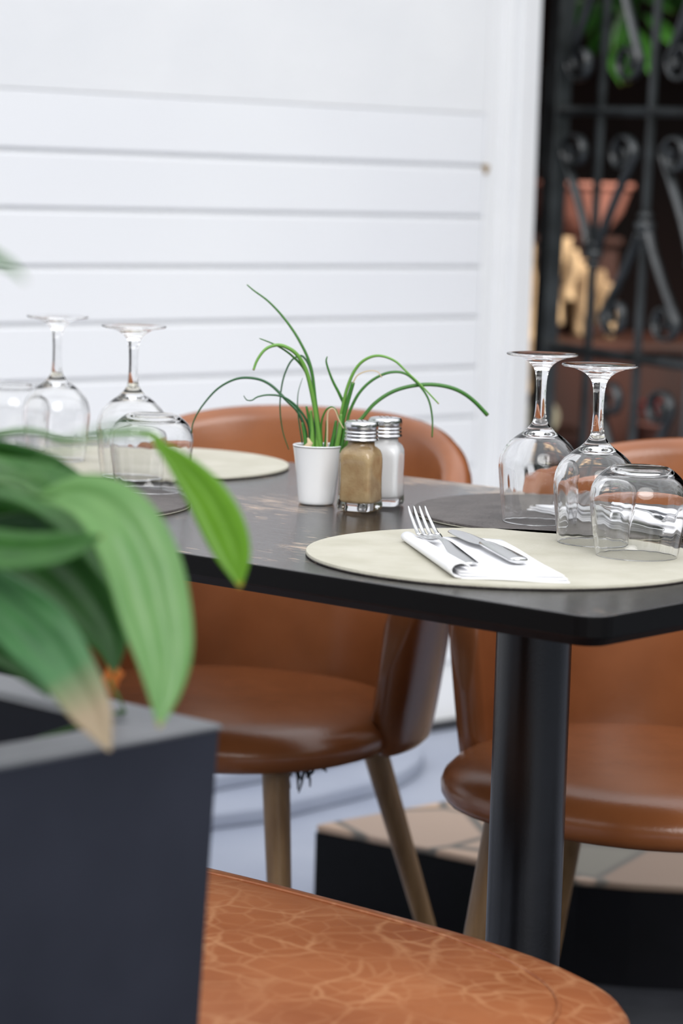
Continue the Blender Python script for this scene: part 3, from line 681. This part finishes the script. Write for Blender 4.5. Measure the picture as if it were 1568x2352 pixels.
# ================================================================== CHIVES IN WHITE POT
PX, PY = -.0262, 2.668
pt = empty('potted_chives', (PX, PY, TT + .0003)); tag(pt, 'small white ceramic pot of long drooping green chives beside the shakers', 'plant')
bm = bmesh.new(); lathe(bm, smooth_prof([(0, .001), (.0150, .001), (.0165, .0), (.0180, .001), (.0188, .004), (.0204, .020), (.0226, .040), (.0252, .0585), (.0256, .0600), (.0250, .0610), (.0240, .0604), (.0235, .0585), (.0225, .0530), (0, .0530)], 2), 64); obj('pot', bm, M_pot, pt)
bm = bmesh.new(); lathe(bm, [(0, .0545), (.008, .0555), (.016, .0545), (.0221, .0535), (.0221, .052), (0, .052)], 32)
for v in bm.verts: v.co.z += random.uniform(-.0008, .0012)
obj('soil', bm, M_soil, pt)
def ch(pts, w, m, dy0, dy1, wtip=.35, name='chive_blade'):
    """pts in the zoomed crop; w = widest width in crop px; the blade runs from depth dy0 to dy1"""
    P = cr([(420 + a / 2.119, 640 + b / 2.119) for a, b in pts], 7); n = len(P); out = []; rr = []
    for i, (a, b) in enumerate(P):
        t = i / (n - 1); out.append(aty(a, b, PY + dy0 + (dy1 - dy0) * t) - Vector((PX, PY, TT + .0003)))
        rr.append(w / 2 / 2.119 / F * PY * ((1 - (1 - wtip) * t ** 1.6)))
    if wtip <= .35:
        rr[-1] = rr[-1] * .25
    bm = bmesh.new(); tube(bm, out, rr, 8, uv=True); obj(name, bm, m, pt)
ch([(655, 848), (662, 740), (645, 600), (622, 430), (565, 300), (490, 190), (415, 110), (345, 58), (310, 28)], 17, M_chive, 0, .02, .3)
ch([(668, 848), (650, 700), (628, 560), (595, 450), (530, 375), (455, 325), (370, 290)], 17, M_chive, -.006, -.02, .3)
ch([(672, 848), (655, 720), (632, 580), (600, 450), (555, 370), (500, 332), (450, 324), (400, 345), (362, 395), (343, 445)], 22, M_chiveL, -.008, -.03, .55)
ch([(605, 848), (595, 740), (560, 650), (500, 588), (430, 520), (360, 488), (265, 487), (170, 535), (90, 625), (50, 700), (42, 755)], 16, M_chiveT, .004, .03, .35)
ch([(612, 848), (612, 720), (560, 630), (490, 577), (420, 566), (365, 575), (335, 592), (310, 590), (295, 568)], 12, M_chiveT, .0, -.02, .3)
ch([(640, 848), (640, 600), (622, 450), (590, 385), (560, 378), (520, 410), (485, 500), (472, 620), (485, 740), (515, 832)], 12, M_chiveT, .012, .03, .4)
ch([(745, 848), (760, 720), (785, 630), (765, 570), (725, 490), (698, 410), (702, 378)], 20, M_chive, .006, .0, .25)
ch([(735, 848), (760, 730), (772, 650), (800, 530), (840, 440), (890, 392), (955, 375), (1030, 400), (1090, 455), (1160, 520), (1245, 610)], 18, M_chiveL, .0, -.02, .4)
ch([(760, 848), (795, 720), (810, 650), (855, 560), (920, 495), (1000, 458), (1080, 462), (1150, 520), (1195, 590), (1213, 680), (1212, 772)], 16, M_chive, .008, .02, .45)
ch([(775, 848), (830, 720), (870, 680), (930, 610), (1010, 555), (1100, 525), (1200, 515), (1290, 527), (1360, 555), (1420, 600), (1482, 665)], 18, M_chive, .01, .03, 1.15)
ch([(750, 848), (770, 720), (795, 620), (828, 505)], 24, M_chive, -.004, -.008, .8)
ch([(828, 505), (850, 470), (900, 450), (945, 453), (968, 482)], 7, M_dry, -.008, -.01, .6, 'dry_blade')
ch([(680, 848), (672, 720), (690, 650), (720, 624), (745, 640), (765, 700)], 11, M_chive, -.004, -.008, .3)
ch([(700, 848), (702, 740), (706, 650), (735, 635), (760, 690), (782, 730)], 8, M_dry, -.01, -.014, .5, 'dry_blade')
ch([(580, 800), (560, 660), (560, 560), (583, 480)], 7, M_chiveT, .006, .01, .3)
for a, b, c_, d_, w_ in ((600, 845, 580, 700, 22), (630, 848, 622, 640, 26), (655, 850, 652, 690, 30), (690, 848, 700, 690, 20), (715, 848, 745, 690, 24), (742, 850, 772, 660, 28), (640, 850, 600, 620, 20), (765, 848, 790, 700, 22)):
    ch([(a, b), ((a + c_) / 2 + 3, (b + d_) / 2), (c_, d_)], w_, random.choice([M_chive, M_chiveL, M_chive]), -.008, -.006, .5)
# husk at the left of the soil
bm = bmesh.new(); q = aty(420 + 600 / 2.119, 640 + 828 / 2.119, PY - .008) - Vector((PX, PY, TT)); tube(bm, [q + Vector((-.002, 0, -.003)), q, q + Vector((.004, 0, .006)), q + Vector((.001, 0, .011))], [.002, .0045, .0035, .0008], 7); obj('dry_husk', bm, M_dry, pt)

# ================================================================== NAPKINS AND CUTLERY
def napkin(c, ang, nm_label):
    t = empty('napkin', (c[0], c[1], ZM), ang)      # long side = local y, tines end = +y; roll on the -x side
    bm = bmesh.new(); Ln = .112; sh = .06
    def sk(y): return 0
    # two folded layers, each a soft sheet with thickness, plus the rolled fold
    for k_, (x0, x1, z0, dy) in enumerate(((-.036, .050, .0, -.003), (-.036, .049, .0019, .0), (-.036, .047, .0038, .003))):
        pts = []
        n = 10
        for zz in (z0, z0 + .0016):
            for i in range(n + 1):
                for j in range(n + 1):
                    xx = x0 + (x1 - x0) * i / n; yy = -Ln + 2 * Ln * j / n + dy + .30 * (-xx)
                    pts.append(bm.verts.new((xx, yy, zz + .0004 * sin(xx * 90 + yy * 40 + k_))))
        m_ = (n + 1) * (n + 1)
        for i in range(n):
            for j in range(n):
                a = i * (n + 1) + j
                bm.faces.new((pts[a], pts[a+1], pts[a+n+2], pts[a+n+1])); bm.faces.new((pts[m_+a], pts[m_+a+n+1], pts[m_+a+n+2], pts[m_+a+1]))
        for i in range(n):
            for a, b in ((i, i+1), (n*(n+1)+i, n*(n+1)+i+1), (i*(n+1), (i+1)*(n+1)), (i*(n+1)+n, (i+1)*(n+1)+n)):
                bm.faces.new((pts[a], pts[b], pts[m_+b], pts[m_+a]))
    o = obj('folded_sheet', bm, M_napkin, t)
    bm = bmesh.new(); loops = []
    for j in range(13):
        yy = -Ln + 2 * Ln * j / 12 + .011; cxr = -.036; lp_ = []
        fat = .0068 - .0022 * j / 12
        for k2 in range(22):
            a = radians(-70 - 270 * k2 / 21); lp_.append(Vector((cxr + cos(a) * fat * 1.35, yy, fat + sin(a) * fat)))
        for k2 in range(21, -1, -1):
            a = radians(-70 - 270 * k2 / 21); lp_.append(Vector((cxr + cos(a) * (fat * 1.35 - .0016), yy, fat + sin(a) * (fat - .0014))))
        loops.append(lp_)
    rings(bm, loops); obj('rolled_fold', bm, M_napkin, t)
    return tag(t, nm_label, 'napkin', 'folded white napkins')
def ribbon(bm, path, thick, mid_z=None):
    """path: (y, halfwidth, z) stations of a flat solid bar, rounded section"""
    loops = []
    for y_, h_, z_, *r in path:
        cup = r[0] if r else 0; off = r[1] if len(r) > 1 else 0; lp_ = []
        for k in range(12):
            a = 2 * pi * k / 12; xx = h_ * cos(a); lp_.append(Vector((off + xx, y_, z_ + thick / 2 * sin(a) + (cup * (xx / h_) ** 2 if h_ > 1e-5 else 0))))
        loops.append(lp_)
    rings(bm, loops)
def fork(p, ang, lb, pitch_=0):
    t = empty('fork', p, ang); t.scale = (.92, 1, 1)       # handle end at origin, tines towards +y
    bm = bmesh.new()
    ribbon(bm, [tuple(q) for q in cr([(0, .004, .002), (.003, .0085, .002), (.012, .0100, .0022), (.045, .0088, .0045), (.080, .0052, .0085), (.105, .0032, .0090), (.122, .0036, .0068)], 5)], .0022); h = obj('handle', bm, M_steel, t)
    bm = bmesh.new(); ribbon(bm, [tuple(q) for q in cr([(.118, .0036, .0072, 0), (.126, .006, .0055, .0005), (.134, .0102, .0042, .0018), (.144, .0122, .0042, .0022), (.151, .0124, .0052, .0022)], 5)], .0020); head_ = obj('head', bm, M_steel, t)
    for k in range(4):
        x0 = (-1.5 + k) * .0063; bm = bmesh.new()
        zc = .0022 * (x0 / .0124) ** 2
        ribbon(bm, [tuple(q) for q in cr([(.1485, .0024, .0052 + zc, 0, x0), (.160, .0021, .0085 + zc, 0, x0 * .98), (.175, .0018, .0150 + zc*.6, 0, x0 * .95), (.188, .0015, .0215, 0, x0 * .92), (.196, .0007, .0262, 0, x0 * .9)], 4)], .0018); obj('tine', bm, M_steel, head_)
    return tag(t, lb, 'fork', 'forks on napkins')
def knife(p, ang, lb):
    t = empty('knife', p, ang)
    bm = bmesh.new(); ribbon(bm, [tuple(q) for q in cr([(0, .005, .004), (.003, .0085, .004), (.010, .0092, .0042), (.040, .0090, .0048), (.075, .0078, .0050), (.096, .0060, .0045), (.104, .0050, .004)], 4)], .0062); obj('handle', bm, M_steel, t)
    bm = bmesh.new(); ribbon(bm, [tuple(q) for q in cr([(.100, .0052, .004), (.108, .0075, .0036), (.125, .0095, .0032), (.155, .0100, .0030), (.182, .0092, .0028), (.198, .0060, .0026), (.205, .0012, .0025)], 4)], .0016); obj('blade', bm, M_steel, t)
    return tag(t, lb, 'knife', 'knives on napkins')
# near setting
nc = Vector((.118, 2.254)); nang = atan2(.041, .227)     # long axis of the napkin
napkin((nc.x, nc.y), nang, 'folded white napkin on the near cream mat, carrying a fork and a knife')
ZN = ZM + .0062
def heading(a, b): return atan2(-(b[0] - a[0]), b[1] - a[1])
fork((.1100, 2.180, ZN), heading((.110, 2.180), (.068, 2.374)), 'steel fork on the near napkin, tines raised past its edge')
knife((.1520, 2.192, ZN), heading((.152, 2.192), (.102, 2.392)), 'steel table knife on the near napkin beside the fork')
# far setting on the right grey mat
fc = Vector((.300, 2.560)); fd = Vector((.52, -.85)); fa = atan2(-fd.x, fd.y)
napkin((fc.x, fc.y), fa, 'folded white napkin on the right grey mat, seen through the tumbler')
px_ = Vector((cos(fa), sin(fa)))
pf = fc - fd.normalized() * .075 + px_ * .006; fork((pf.x, pf.y, ZN), fa - .12, 'steel fork on the napkin of the right grey mat')
pk = fc - fd.normalized() * .095 + px_ * .036; knife((pk.x, pk.y, ZN), fa - .10, 'steel table knife on the napkin of the right grey mat')

# ================================================================== PLANTER WITH PLANT
K = Vector((-.0715, 1.600)); SZ = .42; PT = .74
pl = empty('square_planter', (K.x, K.y, 0), UANG - radians(2.0))        # local x = U1, local y = -V1
tag(pl, 'tall square charcoal planter with a grey rim in the left foreground, filled with soil', 'planter')
def sq(d0, z, top=0): return [Vector((x_, y_, z)) for x_, y_ in ((d0, d0), (SZ - d0, d0), (SZ - d0, SZ - d0), (d0, SZ - d0))]
tp = .026 / .74
bm = bmesh.new(); rings(bm, [sq(.024, .0), sq(.0005, PT - .004), sq(.001, PT - .003)], True, False)
vs = rings(bm, [sq(.001, PT - .003), sq(.042, PT - .003), sq(.046, PT - .06), sq(.046, PT - .09)], False, False)
bmesh.ops.remove_doubles(bm, verts=bm.verts, dist=1e-5)
o = obj('body', bm, M_planter, pl, smooth=False); bevel(o, .006)
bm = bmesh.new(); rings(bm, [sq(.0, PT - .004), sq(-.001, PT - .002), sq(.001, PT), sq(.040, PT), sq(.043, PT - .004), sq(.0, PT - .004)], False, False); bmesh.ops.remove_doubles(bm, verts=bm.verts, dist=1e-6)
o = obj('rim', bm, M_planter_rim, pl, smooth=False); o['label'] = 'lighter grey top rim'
bm = bmesh.new(); G = 14; g_ = [[bm.verts.new((.046 + (SZ - .092) * i / G, .046 + (SZ - .092) * j / G, PT - .055 + random.uniform(-.006, .006))) for j in range(G + 1)] for i in range(G + 1)]
for i in range(G):
    for j in range(G): bm.faces.new((g_[i][j], g_[i+1][j], g_[i+1][j+1], g_[i][j+1]))
obj('soil', bm, M_soil, pl)
cen = K + U1 * (SZ / 2) - V1 * (SZ / 2)
root = Vector((cen.x, cen.y, PT - .05))
plant = empty('broad_leaved_plant', tuple(root)); tag(plant, 'leafy plant with long arching green leaves growing in the charcoal planter', 'plant')
def leaf(pts, y0, y1, m, fold=.25, tilt=.25, k=6, stalk=True, nm='leaf'):
    """pts: (x, y, half width) along the midrib; y0..y1 distance from the camera"""
    P = cr(pts, k); n = len(P); mid = []; hw = []; sd = []
    for i, (x_, yy, h) in enumerate(P):
        t = i / (n - 1); Yd = y0 + (y1 - y0) * t; mid.append(aty(x_, yy, Yd) - root); hw.append(max(h, .8) / F * Yd)
        a = P[max(i-1, 0)]; b = P[min(i+1, n-1)]; tx, ty = b[0] - a[0], b[1] - a[1]; q = sqrt(tx*tx + ty*ty) or 1
        sd.append((RT * (-ty / q) - UP * (tx / q) + FW * tilt).normalized())
    bm = bmesh.new(); lay = bm.loops.layers.uv.verify(); leafmesh(bm, mid, hw, sd, Vector((0, -1, .3)), fold, lay, 6)
    o = obj(nm, bm, m, plant); md = o.modifiers.new('thickness', 'SOLIDIFY'); md.thickness = .0007; md.offset = 0
    if stalk:
        a = mid[0]; s0 = Vector((random.uniform(-.05, .05), random.uniform(-.05, .05), -.01)); c1 = Vector((s0.x * .6 + a.x * .2, s0.y * .6 + a.y * .2, a.z * .75))
        bm = bmesh.new(); tube(bm, cr([tuple(s0), tuple(c1), tuple(a.lerp(c1, .25) + Vector((0, 0, .015))), tuple(a), tuple(mid[3])], 6), [.0034 - .0001 * i for i in range(25)], 8); obj('stalk', bm, M_stalk, o)
leaf([(150, 1010, 3), (330, 995, 8), (375, 1030, 15), (432, 1085, 36), (482, 1150, 50), (518, 1220, 52), (540, 1285, 38), (552, 1350, 3)], 1.56, 1.54, M_leafb, .18, .2)
leaf([(90, 1140, 10), (190, 1140, 55), (268, 1190, 82), (322, 1290, 92), (352, 1400, 88), (372, 1500, 72), (374, 1590, 42), (365, 1672, 3)], 1.47, 1.40, M_leafp, .22, -.35)
leaf([(-60, 1240, 40), (60, 1255, 85), (150, 1310, 105), (215, 1390, 88), (255, 1470, 48), (262, 1548, 3)], 1.58, 1.52, M_leafd, .3, .3)
leaf([(-120, 1290, 40), (0, 1380, 70), (90, 1460, 82), (160, 1550, 66), (212, 1640, 48), (252, 1725, 4)], 1.45, 1.38, M_leafw, .25, -.2)
leaf([(-90, 1020, 20), (10, 1050, 42), (110, 1095, 58), (200, 1160, 50), (270, 1250, 30), (300, 1330, 3)], 1.62, 1.58, M_leafd, .3, .4)
leaf([(-140, 1120, 30), (-20, 1105, 50), (90, 1130, 58), (190, 1205, 60), (250, 1310, 36), (275, 1380, 3)], 1.52, 1.48, M_leaf, .35, -.5)
leaf([(-160, 1240, 30), (-40, 1262, 50), (70, 1268, 46), (160, 1256, 34), (236, 1232, 3)], 1.42, 1.40, M_leaf, .35, -.4)
leaf([(-140, 1330, 30), (-20, 1360, 70), (80, 1400, 70), (160, 1460, 40), (210, 1520, 3)], 1.60, 1.56, M_leafd, .3, .5)
leaf([(-120, 1060, 30), (-20, 1090, 50), (70, 1110, 55), (160, 1120, 40), (250, 1112, 3)], 1.56, 1.52, M_leaf, .3, -.6)
leaf([(-120, 1420, 30), (-40, 1450, 60), (40, 1500, 50), (90, 1560, 25), (110, 1600, 3)], 1.50, 1.46, M_leafd, .3, .3)
leaf([(60, 1120, 2), (110, 1050, 4), (180, 1012, 7), (250, 992, 10), (310, 986, 9), (350, 996, 2)], 1.0, .99, M_leafp, .1, .8, stalk=True)
leaf([(-120, 520, 10), (-60, 555, 20), (-10, 592, 16), (26, 612, 10), (58, 645, 2)], 1.15, 1.12, M_leafp, .1, .9, stalk=True)
leaf([(-120, 1180, 20), (-40, 1190, 60), (40, 1200, 50), (120, 1240, 50), (200, 1330, 40), (235, 1420, 3)], 1.66, 1.60, M_leafd, .3, .2)
# small dry orange leaf on the soil side
bm = bmesh.new(); lay = bm.loops.layers.uv.verify(); q = aty(252, 1560, 1.62) - root
leafmesh(bm, [q + Vector((0, 0, .012)), q + Vector((.003, 0, .004)), q, q + Vector((.002, 0, -.012))], [.001, .006, .006, .001], [RT] * 4, Vector((0, -1, 0)), .3, lay, 2)
o = obj('dry_leaf', bm, mat('orange_dry_leaf', srgb(214, 120, 50), .7), plant); md = o.modifiers.new('thickness', 'SOLIDIFY'); md.thickness = .0007
bm = bmesh.new(); tube(bm, [q, q + Vector((.01, 0, -.02)), Vector((.1, .06, .0))], .0016, 6); obj('stalk', bm, M_stalk, plant)
